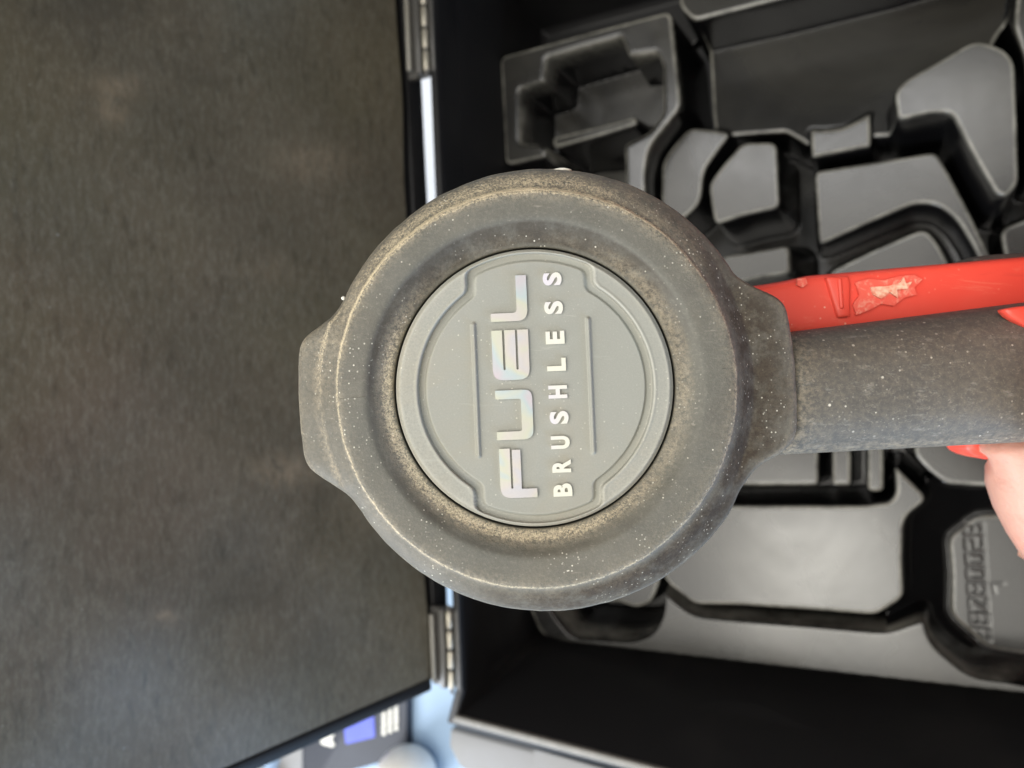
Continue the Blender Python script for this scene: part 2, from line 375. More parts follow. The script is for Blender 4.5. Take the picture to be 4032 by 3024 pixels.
# near (lower) side
# near flange with the number pocket left low
piece(.080, [(2040, 2300), (2180, 1900), (4500, 1900), (4500, 2800), (4032, 2757), (3300, 2674), (2600, 2588), (2190, 2540), (2128, 2500)], .0016, .006)
sN = sdf([at_z(a, b, .05) for a, b in [(3730, 2115), (3842, 2024), (4600, 2020), (4600, 2590), (4032, 2580), (3882, 2554), (3738, 2418), (3742, 2260)]])
rN = np.where(sN < .026, .046 + .85 * np.clip(sN, 0, 1), .03)
piece(.040, [(3560, 1700), (3658, 1860), (3714, 1925), (3970, 1932), (4600, 1920), (4600, 2700), (4032, 2676), (3826, 2655), (3674, 2525), (3652, 2420), (3560, 2450), (3500, 2472), (3440, 2472), (3200, 2452), (2900, 2430), (2730, 2414), (2612, 2318), (2580, 1940), (2580, 1850)], .002, .006, .08, None, rN)
#piece(.055, [(2620, 1940), (3520, 1940), (3620, 2050), (3600, 2400), (3460, 2470), (2740, 2440), (2610, 2330)], .002, .006, .055)
piece(.070, [(2500, 1500), (3227, 1500), (3227, 1916), (2780, 1916), (2500, 1930)], .0012, .003)
piece(.070, [(3272, 1500), (3355, 1500), (3355, 1916), (3272, 1916)], .0012, .002)
piece(.070, [(3411, 1500), (3484, 1500), (3484, 1940), (3411, 1940)], .0012, .003)
piece(.076, [(3535, 1500), (3640, 1500), (3590, 1790), (3650, 1855), (3714, 1905), (3840, 1918), (4300, 1916), (4300, 1500)], .002, .004)
piece(.080, [(2560, 1987), (2900, 1987), (3395, 1987), (3500, 1975), (3525, 1940), (3518, 1840), (3535, 1838), (3658, 1963), (3563, 2043), (3556, 2200), (3563, 2355), (3451, 2426), (3180, 2405), (2900, 2385), (2734, 2384), (2615, 2290)], .0018, .004)
piece(.046, [(3730, 2115), (3842, 2024), (4600, 2020), (4600, 2590), (4032, 2580), (3882, 2554), (3738, 2418), (3742, 2260)], .0016, .004)
piece(.024, [(2140, 2330), (2184, 2410), (2255, 2500), (2479, 2516), (2559, 2492), (2600, 2418), (2606, 2300), (2560, 2200), (2140, 2200)], .0022, .005, .08)
piece(.066, [(2330, 2200), (2610, 2160), (2600, 2300), (2566, 2378), (2500, 2398), (2440, 2372), (2330, 2372)], .0018, .004)
# outline of the sheet
pts = roundpoly([at_z(a, b, H) for a, b in [(1930, 150), (2640, -18), (2700, -700)]] + [Vector((.16, .215, H)), Vector((.16, -.125, H)), at_z(4032, 2757, H), at_z(3300, 2674, H), at_z(2190, 2542, H), at_z(2070, 2480, H), at_z(1955, 1500, H)], .008)
so = sdf(pts)
# sink the stock left outside of the pieces at the hinge side
t = np.clip((so + .0030) / .0048, 0, 1); t = t * t * (3 - 2 * t); hf = hf * (1 - t) + .016 * t
# embossed mould number and a small tick on the pocket floor
def digit_mask(txt, p0, p1, hgt):
    segs = {'0': 'abcdef', '2': 'abged', '7': 'abc', '8': 'abcdefg', '9': 'abcdfg', 'Z': 'azd'}
    u = np.array((p1 - p0)[:2]); Ltot = np.linalg.norm(u); u = u / Ltot; w = np.array((-u[1], u[0])); adv = Ltot / len(txt); cw = adv * .66
    out = np.zeros(gx.shape)
    for i, ch in enumerate(txt):
        o = np.array(p0[:2]) + u * adv * i
        P = {'a': ((0, hgt), (cw, hgt)), 'b': ((cw, hgt), (cw, hgt / 2)), 'c': ((cw, hgt / 2), (cw, 0)), 'd': ((0, 0), (cw, 0)), 'e': ((0, 0), (0, hgt / 2)), 'f': ((0, hgt / 2), (0, hgt)), 'g': ((0, hgt / 2), (cw, hgt / 2)), 'z': ((0, 0), (cw, hgt))}
        for s_ in segs[ch]:
            a, b = P[s_]; a = o + u * a[0] + w * a[1]; b = o + u * b[0] + w * b[1]
            e = b - a; tt = np.clip(((gx - a[0]) * e[0] + (gy - a[1]) * e[1]) / (e @ e), 0, 1)
            dd = np.hypot(gx - a[0] - tt * e[0], gy - a[1] - tt * e[1])
            out = np.maximum(out, np.clip((.0012 - dd) / .0010, 0, 1))
    return out
hf -= .00035 * digit_mask('98Z80028', at_z(3900, 2530, .05), at_z(3868, 2050, .05), .0068)
hf -= .0002 * digit_mask('7', at_z(3960, 2340, .05), at_z(3950, 2290, .05), .004)
hf += .00010 * np.sin(gx * 60) * np.sin(gy * 47 + 1)
keep = so < .0030
idx = -np.ones(gx.shape, int); idx[keep] = np.arange(keep.sum())
V = np.stack([gx[keep], gy[keep], hf[keep]], 1)
q = keep[:-1, :-1] & keep[1:, :-1] & keep[:-1, 1:] & keep[1:, 1:]
a = idx[:-1, :-1][q]; b = idx[:-1, 1:][q]; c = idx[1:, 1:][q]; d_ = idx[1:, :-1][q]
Fq = np.stack([a, b, c, d_], 1)
me = bpy.data.meshes.new('moulded_tray')
me.vertices.add(len(V)); me.vertices.foreach_set('co', V.ravel())
me.loops.add(Fq.size); me.loops.foreach_set('vertex_index', Fq.ravel())
me.polygons.add(len(Fq)); me.polygons.foreach_set('loop_start', np.arange(0, Fq.size, 4)); me.polygons.foreach_set('loop_total', np.full(len(Fq), 4))
me.polygons.foreach_set('use_smooth', np.ones(len(Fq), bool))
me.update(calc_edges=True)
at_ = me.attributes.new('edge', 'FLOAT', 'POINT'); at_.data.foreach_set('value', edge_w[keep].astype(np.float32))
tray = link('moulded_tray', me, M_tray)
tag(tray, 'dark grey moulded tray with empty shaped pockets lying in the open case', 'tray')

# ---------------------------------------------------------------- lid
LB = at_z(1697, 2668, RIM + .001); LT = at_z(1590, 480, RIM + .001)
ldir = (LT - LB).normalized(); LT = LB + ldir * .345
up = Vector((-math.sin(R(12)), 0, math.cos(R(12)))); up = (up - ldir * up.dot(ldir)).normalized()
nrm = ldir.cross(up).normalized()
if nrm.x < 0: nrm = -nrm
def lp(s, t, h=0): return LB + ldir * s + up * t + nrm * h
LH = .24; LW = .345
lid = empty('lid_frame', Matrix()); bpy.data.objects.remove(lid)
def lidprism(name, st, h0, h1, mat, bev=.0005, parent=None):
    o = prism(name, [lp(s, t, h1) for s, t in st], nrm * (h0 - h1), mat, None, bev); cparent(o); return o
# inner sheet: gently wavy panel
ns, nt_ = 120, 100
v = []
for j in range(nt_ + 1):
    for i in range(ns + 1):
        s = LW * i / ns; t = .001 + (LH - .001) * j / nt_
        v.append(lp(s, t, .0008 * math.sin(i * .21) * math.cos(j * .17)))
f = [(j * (ns + 1) + i, j * (ns + 1) + i + 1, (j + 1) * (ns + 1) + i + 1, (j + 1) * (ns + 1) + i) for j in range(nt_) for i in range(ns)]
panel = pydata('lid_panel', v, f, M_lid, smooth=True); cparent(panel)
CMI = CM.inverted(); sm = []
for p_ in v:
    c_ = CMI @ p_; px_ = 2016 + c_.x / -c_.z * F if c_.z < 0 else -9e3; py_ = 1512 - c_.y / -c_.z * F if c_.z < 0 else -9e3
    sm.append(min(1, sum(a_ * math.exp(-((px_ - x_) / rx_) ** 2 - ((py_ - y_) / ry_) ** 2) for x_, y_, rx_, ry_, a_ in ((1130, 1850, 130, 60, .9), (1250, 640, 170, 70, .5), (470, 340, 150, 50, .6), (440, 440, 50, 40, 1), (1080, 1060, 120, 60, .35), (650, 2430, 50, 35, .7), (1480, 2000, 120, 120, .35)))))
at_ = panel.data.attributes.new('smudge', 'FLOAT', 'POINT'); at_.data.foreach_set('value', sm)
back = lidprism('lid_shell', [(-.004, -.006), (LW + .004, -.006), (LW + .004, LH), (-.004, LH)], -.014, -.003, M_case, .003)
edge = lidprism('lid_edge', [(-.006, .0), (0, .0), (0, LH), (-.006, LH)], -.012, .0006, M_case, .0012)
edge = lidprism('lid_edge', [(LW, .0), (LW + .006, .0), (LW + .006, LH), (LW, LH)], -.012, .0006, M_case, .0012)
# hinge-side frame of the lid: dark channel
lidprism('lid_channel', [(-.003, -.0140), (LW + .003, -.0140), (LW + .003, -.0040), (-.003, -.0040)], -.010, -.0004, M_case, .0008)

# hinges: leaf bar, plate, knuckles, pin
def hinge(y_a, y_b):
    """between two photograph rows, along the hinge line"""
    def hp(px, py, z): return at_z(px, py, z)
    z = RIM + .001
    f_ = lambda py, dx: 1680 + (py - 280) * (1765 - 1680) / (2350 - 280) + dx
    root_z = RIM - .002
    pa = at_z(f_(y_a, 0), y_a, z); pb = at_z(f_(y_b, 0), y_b, z)
    d = (pb - pa).normalized(); L = (pb - pa).length; side = Vector((-d.y, d.x, 0)); 
    if side.x > 0: side = -side
    pl = prism('hinge', [pa + side * .0125 - Vector((0, 0, .002)), pb + side * .0125 - Vector((0, 0, .002)), pb - side * .0042 - Vector((0, 0, .002)), pa - side * .0042 - Vector((0, 0, .002))], (0, 0, -.004), M_hinge, None, .0008); cparent(pl)
    def sub(o): o.parent = pl; return o
    ls = pa + side * .0098; le = pb + side * .0098
    sub(cylinder('leaf_bar', ls + d * .003, le - d * .003, .0013, M_edge2))
    k = 4
    for i in range(k):
        a_ = pa + d * (L * i / k + .0007); b_ = pa + d * (L * (i + 1) / k - .0007)
        sub(cylinder('knuckle', a_, b_, .0016, M_pin))
    sub(cylinder('hinge_pin', pa - d * .002, pb + d * .002, .0009, M_hinge))
    sub(prism('base_leaf', [pa - side * .0024, pb - side * .0024, pb - side * .0046, pa - side * .0046], (0, 0, -.005), M_hinge, None, .0008))
    sub(prism('lid_leaf', [pa + side * .0028 + Vector((0, 0, .001)), pb + side * .0028 + Vector((0, 0, .001)), pb + side * .0060 + Vector((0, 0, .001)), pa + side * .0060 + Vector((0, 0, .001))], (0, 0, -.004), M_hinge, None, .0008))
m = Mat('rubbed_bar', (0.22, 0.21, 0.18), .35, 0, .6); m.bump(m.noise(300, 3), .2, .0002); M_edge2 = m.m
hinge(-60, 285); hinge(2400, 2715)

# ---------------------------------------------------------------- things beside the case
def poly_at(px, z): return [at_z(a, b, z) for a, b in px]
bx = prism('retail_box', [Vector((*p, .008)) for p in roundpoly([at_z(a, b, .008)[:2] for a, b in [(1150, 2500), (1604, 2500), (1600, 2975), (1290, 3060), (1240, 3260), (1120, 3260)]], .001)], (0, 0, -.0075), M_print, None, .001)
tag(bx, 'black printed carton with blue window and white lines under the lid edge', 'carton')
def decal(name, px, z, mat, par, th=.0006):
    o = prism(name, [Vector((*p, z)) for p in roundpoly([at_z(a, b, z)[:2] for a, b in px], .0006)], (0, 0, -th), mat, par); return o
decal('label_window', [(1352, 2850), (1470, 2800), (1476, 2902), (1362, 2930)], .0087, M_blue, bx)
for i in range(3):
    xa = 1503 + i * 24
    # each printed line is broken into short dashes like blurred words
    for k_ in range(5):
        ya = 2790 + k_ * 22 - i * 9
        decal('text_line', [(xa, ya), (xa + 14, ya - 3), (xa + 15, ya + 14 + (k_ * 7 + i * 5) % 5), (xa + 1, ya + 17)], .0087, M_white, bx)
# pale capital letter A printed on its side
apx = [(1262, 2912), (1308, 2885), (1316, 2897), (1305, 2903), (1308, 2924), (1318, 2930), (1310, 2942), (1266, 2930)]
decal('printed_letter', apx, .0087, M_white, bx)
decal('label_panel', [(1190, 2925), (1110, 2975), (1080, 3060), (1190, 3060)], .0087, M_card, bx)

# white domed lid / bottle top
bm = bmesh.new(); bmesh.ops.create_uvsphere(bm, u_segments=48, v_segments=24, radius=1)
for v_ in bm.verts:
    v_.co.z = max(v_.co.z, -.9)
p = at_z(1592, 3066, .024)
bmesh.ops.scale(bm, vec=(.0212, .0215, .024), verts=bm.verts); bmesh.ops.translate(bm, vec=(p.x, p.y, .0225), verts=bm.verts)
me = bpy.data.meshes.new('white_bottle'); bm.to_mesh(me); bm.free()
btl = link('white_bottle', me, M_wp, smooth=True); tag(btl, 'white rounded bottle top standing beside the pale box corner', 'bottle')
p = at_z(1045, 3085, .013)
bm = bmesh.new(); bmesh.ops.create_uvsphere(bm, u_segments=32, v_segments=16, radius=1)
for v_ in bm.verts:
    if v_.co.z < 0: v_.co.z *= 1.0
bmesh.ops.scale(bm, vec=(.016, .014, .008), verts=bm.verts); bmesh.ops.translate(bm, vec=(p.x, p.y, .0165), verts=bm.verts)
me = bpy.data.meshes.new('crumpled_paper'); bm.to_mesh(me); bm.free()
pp = link('crumpled_paper', me, M_wp, smooth=True); tag(pp, 'small crumpled white wad on the black printed carton by the lid edge', 'paper wad')
# white sheet added on the bench to brighten the strip behind the hinges
sv = [(-.34 + .155 * i / 10, -.112 + .42 * j / 20, .0022 + .0006 * math.sin(i * .9 + j * .5)) for j in range(21) for i in range(11)]
sh = pydata('gap_sheet', sv, [(j * 11 + i, j * 11 + i + 1, (j + 1) * 11 + i + 1, (j + 1) * 11 + i) for j in range(20) for i in range(10)], M_sheet, None, True)
sm_ = sh.modifiers.new('solid', 'SOLIDIFY'); sm_.thickness = .0004
tag(sh, 'bluish white sheet added on the bench to brighten the gap between the hinges', 'paper')
# pale grey storage box in front of the case
sb = empty('storage_box', Matrix.Translation((-.1, -.22, 0))); tag(sb, 'pale grey box with a taped flap standing along the case front', 'box')
SI = sb.matrix_world.inverted()
b1 = prism('box_body', [at_z(a, b, .09) for a, b in [(1770, 2868), (2110, 2960), (2500, 3078), (3300, 3330), (2500, 3500), (2010, 3170), (1805, 3015), (1767, 2940)]], (0, 0, -.0895), M_card, None, .002); b1.parent = sb; b1.matrix_parent_inverse = SI
b2 = prism('flap', [at_z(a, b, .0925) for a, b in [(2100, 2950), (2500, 3062), (2500, 3300), (2105, 3300)]], (0, 0, -.0023), M_card, None, .0006); b2.parent = sb; b2.matrix_parent_inverse = SI

# ---------------------------------------------------------------- the tool (camera-facing frame)
DF = .125
tool_z = -DF
TM = CM.copy()
tool = empty('cordless_tool', CM @ Matrix.Translation(cs(2105, 1527, DF)))
tag(tool, 'dusty cordless power tool held with its round grey rubber end facing up', 'power tool')
T0 = cs(2105, 1527, DF)
def tp(px, py, dz): return cs(px, py, DF - dz) - T0      # dz: height above the face (m), local tool coords
NA = 360
def sector_outline():
    """silhouette of the boot in photograph pixels, by angle about (2150,1535)"""
    lug = [(2886, 1081), (2955, 1127), (3058, 1168), (3092, 1200), (3104, 1260), (3124, 1400), (3136, 1560), (3136, 1690), (3120, 1752), (3072, 1785), (2975, 1838), (2897, 1951)]
    lug2 = [(1369, 1942), (1240, 1862), (1214, 1842), (1202, 1812), (1185, 1690), (1177, 1575), (1177, 1440), (1181, 1358), (1194, 1333), (1322, 1238)]
    c = (2150, 1535); pts = []
    def arc(a0, a1):
        n = 40
        for i in range(1, n):
            a = a0 + (a1 - a0) * i / n; pts.append((c[0] + 870 * math.cos(a), c[1] + 870 * math.sin(a)))
    ang = lambda p: math.atan2(p[1] - c[1], p[0] - c[0])
    pts += lug
    arc(ang(lug[-1]), ang(lug2[0])); pts += lug2
    a0 = ang(lug2[-1]); a1 = ang(lug[0]);  a0 = a0 + 2 * math.pi if a0 < 0 else a0; a1 += 2 * math.pi
    arc(a0, a1)
    return pts
S = sector_outline()
def ray_r(poly, cx, cy, th):
    dx, dy = math.cos(th), math.sin(th); best = None
    n = len(poly)
    for i in range(n):
        x1_, y1_ = poly[i - 1][0] - cx, poly[i - 1][1] - cy; x2_, y2_ = poly[i][0] - cx, poly[i][1] - cy
        ex, ey = x2_ - x1_, y2_ - y1_; den = dx * ey - dy * ex
        if abs(den) < 1e-9: continue
        t = (x1_ * ey - y1_ * ex) / den; u = (x1_ * dy - y1_ * dx) / den
        if t > 0 and -1e-6 <= u <= 1 + 1e-6: best = max(best or 0, t)
    return best or 870
OUT = [ray_r(S, 2113, 1530, 2 * math.pi * i / NA) for i in range(NA)]
ksm = 2
OUTs = [sum(OUT[(i + k) % NA] for k in range(-ksm, ksm + 1)) / (2 * ksm + 1) for i in range(NA)]
def smooth01(x): x = max(0., min(1., x)); return x * x * (3 - 2 * x)
def angd(a, b): return abs((a - b + math.pi) % (2 * math.pi) - math.pi)
# loop = (fn(theta)->radius px, centre, dz mm, dust, grime)
rows = []
def row(r, c, dz, dust=0, grime=0): rows.append((r, c, dz, dust, grime))
c1 = (2105, 1527); c2 = (2113, 1530)
def bottom_left(th): return smooth01((math.cos(th - R(150)) + .55) / 1.3)   # image angle: 90=down, 180=left
def df_in(k):
    return lambda th: k * (.18 + 1.0 * smooth01((math.cos(th - R(135)) + .35) / 1.2) + .45 * smooth01((math.cos(th - R(5)) - .1) / .7))
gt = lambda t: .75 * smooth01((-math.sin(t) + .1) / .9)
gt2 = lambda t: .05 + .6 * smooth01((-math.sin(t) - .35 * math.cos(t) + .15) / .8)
row(lambda t: 538, c1, -9, 0); row(lambda t: 549, c1, -8.5, 0); row(lambda t: 551, c1, -3.1, .2)
row(lambda t: 556, c1, -2.6, df_in(.55)); row(lambda t: 575, c1, -2.4, df_in(.75), gt); row(lambda t: 598, c1, -1.95, df_in(.7), gt)
row(lambda t: 618, c1, -1.4, df_in(.35), gt); row(lambda t: 636, c1, -.9, df_in(.08), gt2); row(lambda t: 651, c1, -.48, 0, gt2)
row(lambda t: 664, c1, -.18, 0, .1); row(lambda t: 676, c1, -.03, 0); row(lambda t: 694, (2107, 1528), 0, .03)
row(lambda t: 735, (2109, 1528), 0, .06); row(lambda t: 762, c2, -.02, lambda t: .14 + .25 * smooth01(-math.sin(t)))
topd = lambda t: smooth01((-math.sin(t) - math.cos(t) * .35 - .15) / .9)
row(lambda t: 775, c2, -.10, lambda t: .30 + .55 * topd(t)); row(lambda t: 781, c2, -.22, lambda t: .45 + .35 * topd(t)); row(lambda t: 784.5, c2, -.33, lambda t: .80 + .35 * topd(t))
row(lambda t: 788.5, c2, -.72, lambda t: .80 + .35 * topd(t)); 
row(lambda t: 794, c2, -1.2, lambda t: .15 + .5 * topd(t), .2)
def isr(t): return smooth01((.62 - angd(t, R(-5))) / .3)
def isl(t): return smooth01((.50 - angd(t, R(178))) / .14)
def mid(k):
    def fn(t):
        i = int(round(t / (2 * math.pi) * NA)) % NA
        return 794 + (min(OUTs[i], 868) - 794) * k
    return fn
g_r = lambda t: .15 + .85 * smooth01((math.cos(t - R(30)) + .05) / .75)
row(mid(.35), c2, lambda t: -1.7 - 1.2 * isr(t), lambda t: .12 + .65 * topd(t), g_r)
row(mid(.62), c2, lambda t: -2.4 - 2.0 * isr(t), lambda t: .08 + .6 * topd(t), g_r)
row(mid(.80), c2, lambda t: -3.1 - 1.9 * isr(t) + .3 * isl(t), lambda t: .05 + .55 * topd(t) + .5 * isl(t), g_r)
row(mid(.88), c2, lambda t: -3.5 - 1.7 * isr(t) - .2 * isl(t), lambda t: .1 + .5 * topd(t) + .4 * isl(t), g_r)
def outr(k, add=0):
    def fn(t):
        i = int(round(t / (2 * math.pi) * NA)) % NA
        a_ = 794 + (min(OUTs[i], 868) - 794) * .88
        return a_ + (OUTs[i] - a_) * k + add
    return fn
row(outr(.35), c2, lambda t: -4.1 - .8 * isr(t), lambda t: .08 + .4 * topd(t), g_r)
row(outr(.80), c2, lambda t: -4.9 - .2 * isr(t), lambda t: .1 + .4 * topd(t) , lambda t: .7 * g_r(t))
row(outr(.95), c2, -5.4, lambda t: .3 + .4 * topd(t), .3); row(outr(1, 0), c2, -6.1, lambda t: .5 + .3 * topd(t), .2)
row(outr(1, 2), c2, -7.2, .3, .3); row(outr(1, -2), c2, -14, .2, .3); row(outr(1, -12), c2, -24, .1, .3); row(outr(1, -60), c2, -27, 0, .3); row(outr(1, -200), c2, -27.5, 0, 0)
v = []; du = []; gr = []
jit = [random.gauss(0, 1) for _ in range(NA)]; jit = [(jit[i] + jit[i - 1] + jit[i - 2]) / 1.8 + math.sin(i * .13) * .5 for i in range(NA)]
ev = lambda q_, t: q_(t) if callable(q_) else q_
for (rf, cc, dz, dust, grime) in rows:
    for i in range(NA):
        t = 2 * math.pi * i / NA
        r_ = rf(t); z_ = ev(dz, t) / 1000
        if r_ > 778: r_ += .9 * jit[i] * (1 if abs(z_) < .001 else .8)
        if z_ < -.0005 and z_ > -.02: z_ += .00012 * math.sin(7 * t + 1) + .00008 * math.sin(19 * t)
        v.append(tp(cc[0] + r_ * math.cos(t), cc[1] + r_ * math.sin(t), z_)); du.append(ev(dust, t)); gr.append(ev(grime, t))
nr = len(rows)
f = [[a * NA + i, a * NA + (i + 1) % NA, (a + 1) * NA + (i + 1) % NA, (a + 1) * NA + i] for a in range(nr - 1) for i in range(NA)]
boot = pydata('rubber_boot', v, f, M_boot, tool, True)
def set_attr(o, name, vals):
    at = o.data.attributes.new(name, 'FLOAT', 'POINT'); at.data.foreach_set('value', list(vals))
set_attr(boot, 'dust', du); set_attr(boot, 'grime', gr)
ss = boot.modifiers.new('sub', 'SUBSURF'); ss.levels = 1; ss.render_levels = 2

# mould parting seam: thin raised bead left and right
def bead(name, pts, r, mat, parent):
    cu = bpy.data.curves.new(name, 'CURVE'); cu.dimensions = '3D'; cu.bevel_depth = r; cu.bevel_resolution = 2; s_ = cu.splines.new('POLY'); s_.points.add(len(pts) - 1)
    for i, p_ in enumerate(pts): s_.points[i].co = (*p_, 1)
    to = bpy.data.objects.new('tmp', cu); C.objects.link(to); dg = bpy.context.evaluated_depsgraph_get()
    me = bpy.data.meshes.new_from_object(to.evaluated_get(dg)); bpy.data.objects.remove(to)
    o = link(name, me, mat, parent, True); return o
bead('mould_seam', [tp(1182, 1592, -.0056), tp(1230, 1590, -.0048), tp(1272, 1586, -.0042), tp(1290, 1583, -.0034), tp(1312, 1574, -.0021), tp(1330, 1560, -.0009)], .00016, M_boot, tool)
bead('mould_seam', [tp(1340, 1571, -.0001), tp(1400, 1567, .00002), tp(1440, 1564, -.00004)], .00006, M_boot, tool)
bead('mould_seam', [tp(2842, 1452, .0), tp(2884, 1451, -.0001)], .00006, M_boot, tool)

# end cap disc: polar height field
NR, NT = 210, 420
px2m = DF / F
th0 = R(2.4)
def cap_h(x, y):            # pixels from the centre, y down; returns mm
    xr = x * math.cos(th0) - y * math.sin(th0) * 1; yr = x * math.sin(th0) + y * math.cos(th0)
    xr = x * np.cos(th0) - y * np.sin(th0)
    return xr, yr
rr = np.linspace(0, 1, NR); tt = np.linspace(0, 2 * np.pi, NT, endpoint=False)
RR, TT = np.meshgrid(rr * 545, tt, indexing='ij')
X = RR * np.cos(TT); Y = RR * np.sin(TT)
XR = X * np.cos(th0) - Y * np.sin(th0); YR = X * np.sin(th0) + Y * np.cos(th0)
def smin(a, b, k):
    h_ = np.clip(.5 + .5 * (b - a) / k, 0, 1); return b * (1 - h_) + a * h_ - k * h_ * (1 - h_)
circ = np.hypot(XR - 4, YR) - 452
dx_ = np.abs(XR + 2) - 238; dy_ = np.hypot(XR, YR) - 520
band = -smin(-dx_, -dy_, 22)
panel_s = smin(circ, band, 20)
def sst(x, a, b): t_ = np.clip((x - a) / (b - a), 0, 1); return t_ * t_ * (3 - 2 * t_)
Z = -.00120 * (1 - sst(panel_s, 7, 15)) + .00070 * (1 - sst(panel_s, -24, -15)) - .00045 * 0
Z += .00010 * np.exp(-((panel_s - 21) / 5.) ** 2)
Z -= .00045 * (1 - sst(panel_s, -2000, -1999))
for xc, ya, yb in ((-231, -258, 258), (222, -262, 262)):         # two long ribs
    dyy = np.maximum(0, np.abs(YR - (ya + yb) / 2) - (yb - ya) / 2); dd = np.hypot(XR - xc, dyy)
    Z += .00065 * (1 - sst(dd, 3, 11))
Z -= .0008 * sst(RR, 530, 545)
capz = -.0018
v = []
for i in range(NR):
    for j in range(NT):
        if i == 0 and j > 0: continue
        v.append(tp(2105 + X[i, j], 1527 + Y[i, j], capz + Z[i, j]))
f = []
for i in range(NR - 1):
    for j in range(NT):
        j2 = (j + 1) % NT
        if i == 0: f.append((0, 1 + j, 1 + j2))
        else: b_ = 1 + (i - 1) * NT; f.append((b_ + j, b_ + NT + j, b_ + NT + j2, b_ + j2))
nv = len(v); b_ = 1 + (NR - 2) * NT
for j in range(NT): v.append(tp(2105 + 546.5 * math.cos(tt[j]), 1527 + 546.5 * math.sin(tt[j]), -.0085))
f += [(b_ + j, nv + j, nv + (j + 1) % NT, b_ + (j + 1) % NT) for j in range(NT)]
cap = pydata('end_cap', v, f, M_cap, tool, True)
dv = [0.] * len(v)
cnt = 0
for i in range(NR):
    for j in range(NT):
        if i == 0 and j > 0: continue
        r_ = RR[i, j]; dv[cnt] = float((.15 if panel_s[i, j] < 0 else .55) + .35 * sst(r_, 490, 545)) * (.5 + .5 * smooth01((math.sin(tt[j]) - .6 * math.cos(tt[j]) + 1) / 1.6)); cnt += 1
set_attr(cap, 'dust', dv)
wv = [float(np.exp(-((panel_s[i, j] - 18) / 5.) ** 2) * .9 + np.exp(-((panel_s[i, j] + 22) / 5.) ** 2) * .7 + np.exp(-((RR[i, j] - 530) / 7.) ** 2)) for i in range(NR) for j in range(NT) if not (i == 0 and j > 0)] + [0.] * NT  # paler lines along the channel edges and the outer rim
set_attr(cap, 'edge_tone', wv)

# letters: reading direction runs up the picture, slightly leaning left
zf = capz - .00050
def letter(name, poly2, u0, v0, su, sv, holes=None, rad=None):
    """poly2 in glyph units (u along reading, v up); origin pixel (u0,v0)=baseline start; su, sv px per unit"""
    ud = Vector((-math.sin(th0), -math.cos(th0))); vd = Vector((-math.cos(th0), math.sin(th0)))
    def P(u, w, dz): 
        q_ = Vector((u0, v0)) + ud * u * su + vd * w * sv
        return tp(q_.x, q_.y, dz)
    pts_ = roundpoly(poly2, rad if rad else 8, 5)
    n_ = len(pts_); top = zf + .00055
    vv = [P(p_[0], p_[1], top) for p_ in pts_] + [P(p_[0], p_[1], zf - .0001) for p_ in pts_]
    bm = bmesh.new(); bv = [bm.verts.new(p_) for p_ in vv]
    edges = [bm.edges.new((bv[i], bv[(i + 1) % n_])) for i in range(n_)]
    bmesh.ops.triangle_fill(bm, edges=edges, use_beauty=True)
    for i in range(n_): bm.faces.new((bv[i], bv[(i + 1) % n_], bv[n_ + (i + 1) % n_], bv[n_ + i]))
    bmesh.ops.recalc_face_normals(bm, faces=bm.faces)
    me = bpy.data.meshes.new(name); bm.to_mesh(me); bm.free()
    return link(name, me, M_foil, cap)
k_ = .7233
gF = [(0, 0), (48, 0), (48, 84), (262, 84), (262, 130), (52, 130), (52, 141), (270, 141), (270, 200), (0, 200)]
letter('letter', gF, 2117, 1957, k_, k_, rad=[3, 3, 4, 5, 5, 3, 3, 5, 5, 62])
gU = [(0, 200), (45, 200), (45, 62), (222, 62), (222, 200), (270, 200), (270, 0), (0, 0)]
letter('letter', gU, 2102, 1728, k_, k_, rad=[4, 4, 14, 14, 4, 4, 44, 52])
gE = [(272, 200), (272, 142), (56, 142), (56, 130), (272, 130), (272, 71), (56, 71), (56, 59), (272, 59), (272, 0), (0, 0), (0, 200)]
letter('letter', gE, 2087, 1493, k_, k_, rad=[4, 4, 6, 6, 4, 4, 6, 6, 4, 4, 58, 58])
gL = [(0, 200), (45, 200), (45, 58), (248, 58), (248, 0), (0, 0)]
letter('letter', gL, 2078, 1262, k_, k_, rad=[4, 4, 22, 4, 4, 58])
# small word
small = [('B', 1953), ('R', 1859), ('U', 1766), ('S', 1668), ('H', 1567), ('L', 1459), ('E', 1353), ('S', 1235), ('S', 1122)]
for ch, yb in small:
    cu = bpy.data.curves.new('t', 'FONT'); cu.body = ch; cu.size = 1; cu.offset = .045; cu.extrude = .05; cu.resolution_u = 6
    to = bpy.data.objects.new('t', cu); C.objects.link(to); dg = bpy.context.evaluated_depsgraph_get()
    me = bpy.data.meshes.new_from_object(to.evaluated_get(dg)); bpy.data.objects.remove(to)
    co = [v_.co.copy() for v_ in me.vertices]
    xa = min(c_.x for c_ in co); xb = max(c_.x for c_ in co); ya = min(c_.y for c_ in co); yb2 = max(c_.y for c_ in co)
    ud = Vector((-math.sin(th0), -math.cos(th0))); vd = Vector((-math.cos(th0), math.sin(th0)))
    xbase = 2254 + (yb - 1953) * (2212 - 2254) / (1122 - 1953)
    W_, H_ = 51, 74
    for v_, c_ in zip(me.vertices, co):
        u_ = (c_.x - xa) / (xb - xa) * W_; w_ = (c_.y - ya) / (yb2 - ya) * H_
        q_ = Vector((xbase, yb)) + ud * u_ + vd * w_
        v_.co = tp(q_.x, q_.y, zf + (.0005 if c_.z > 0 else -.0001))
    bm = bmesh.new(); bm.from_mesh(me); bmesh.ops.recalc_face_normals(bm, faces=bm.faces); bm.to_mesh(me); bm.free()
    me.materials.clear(); link('letter', me, M_foil2, cap)

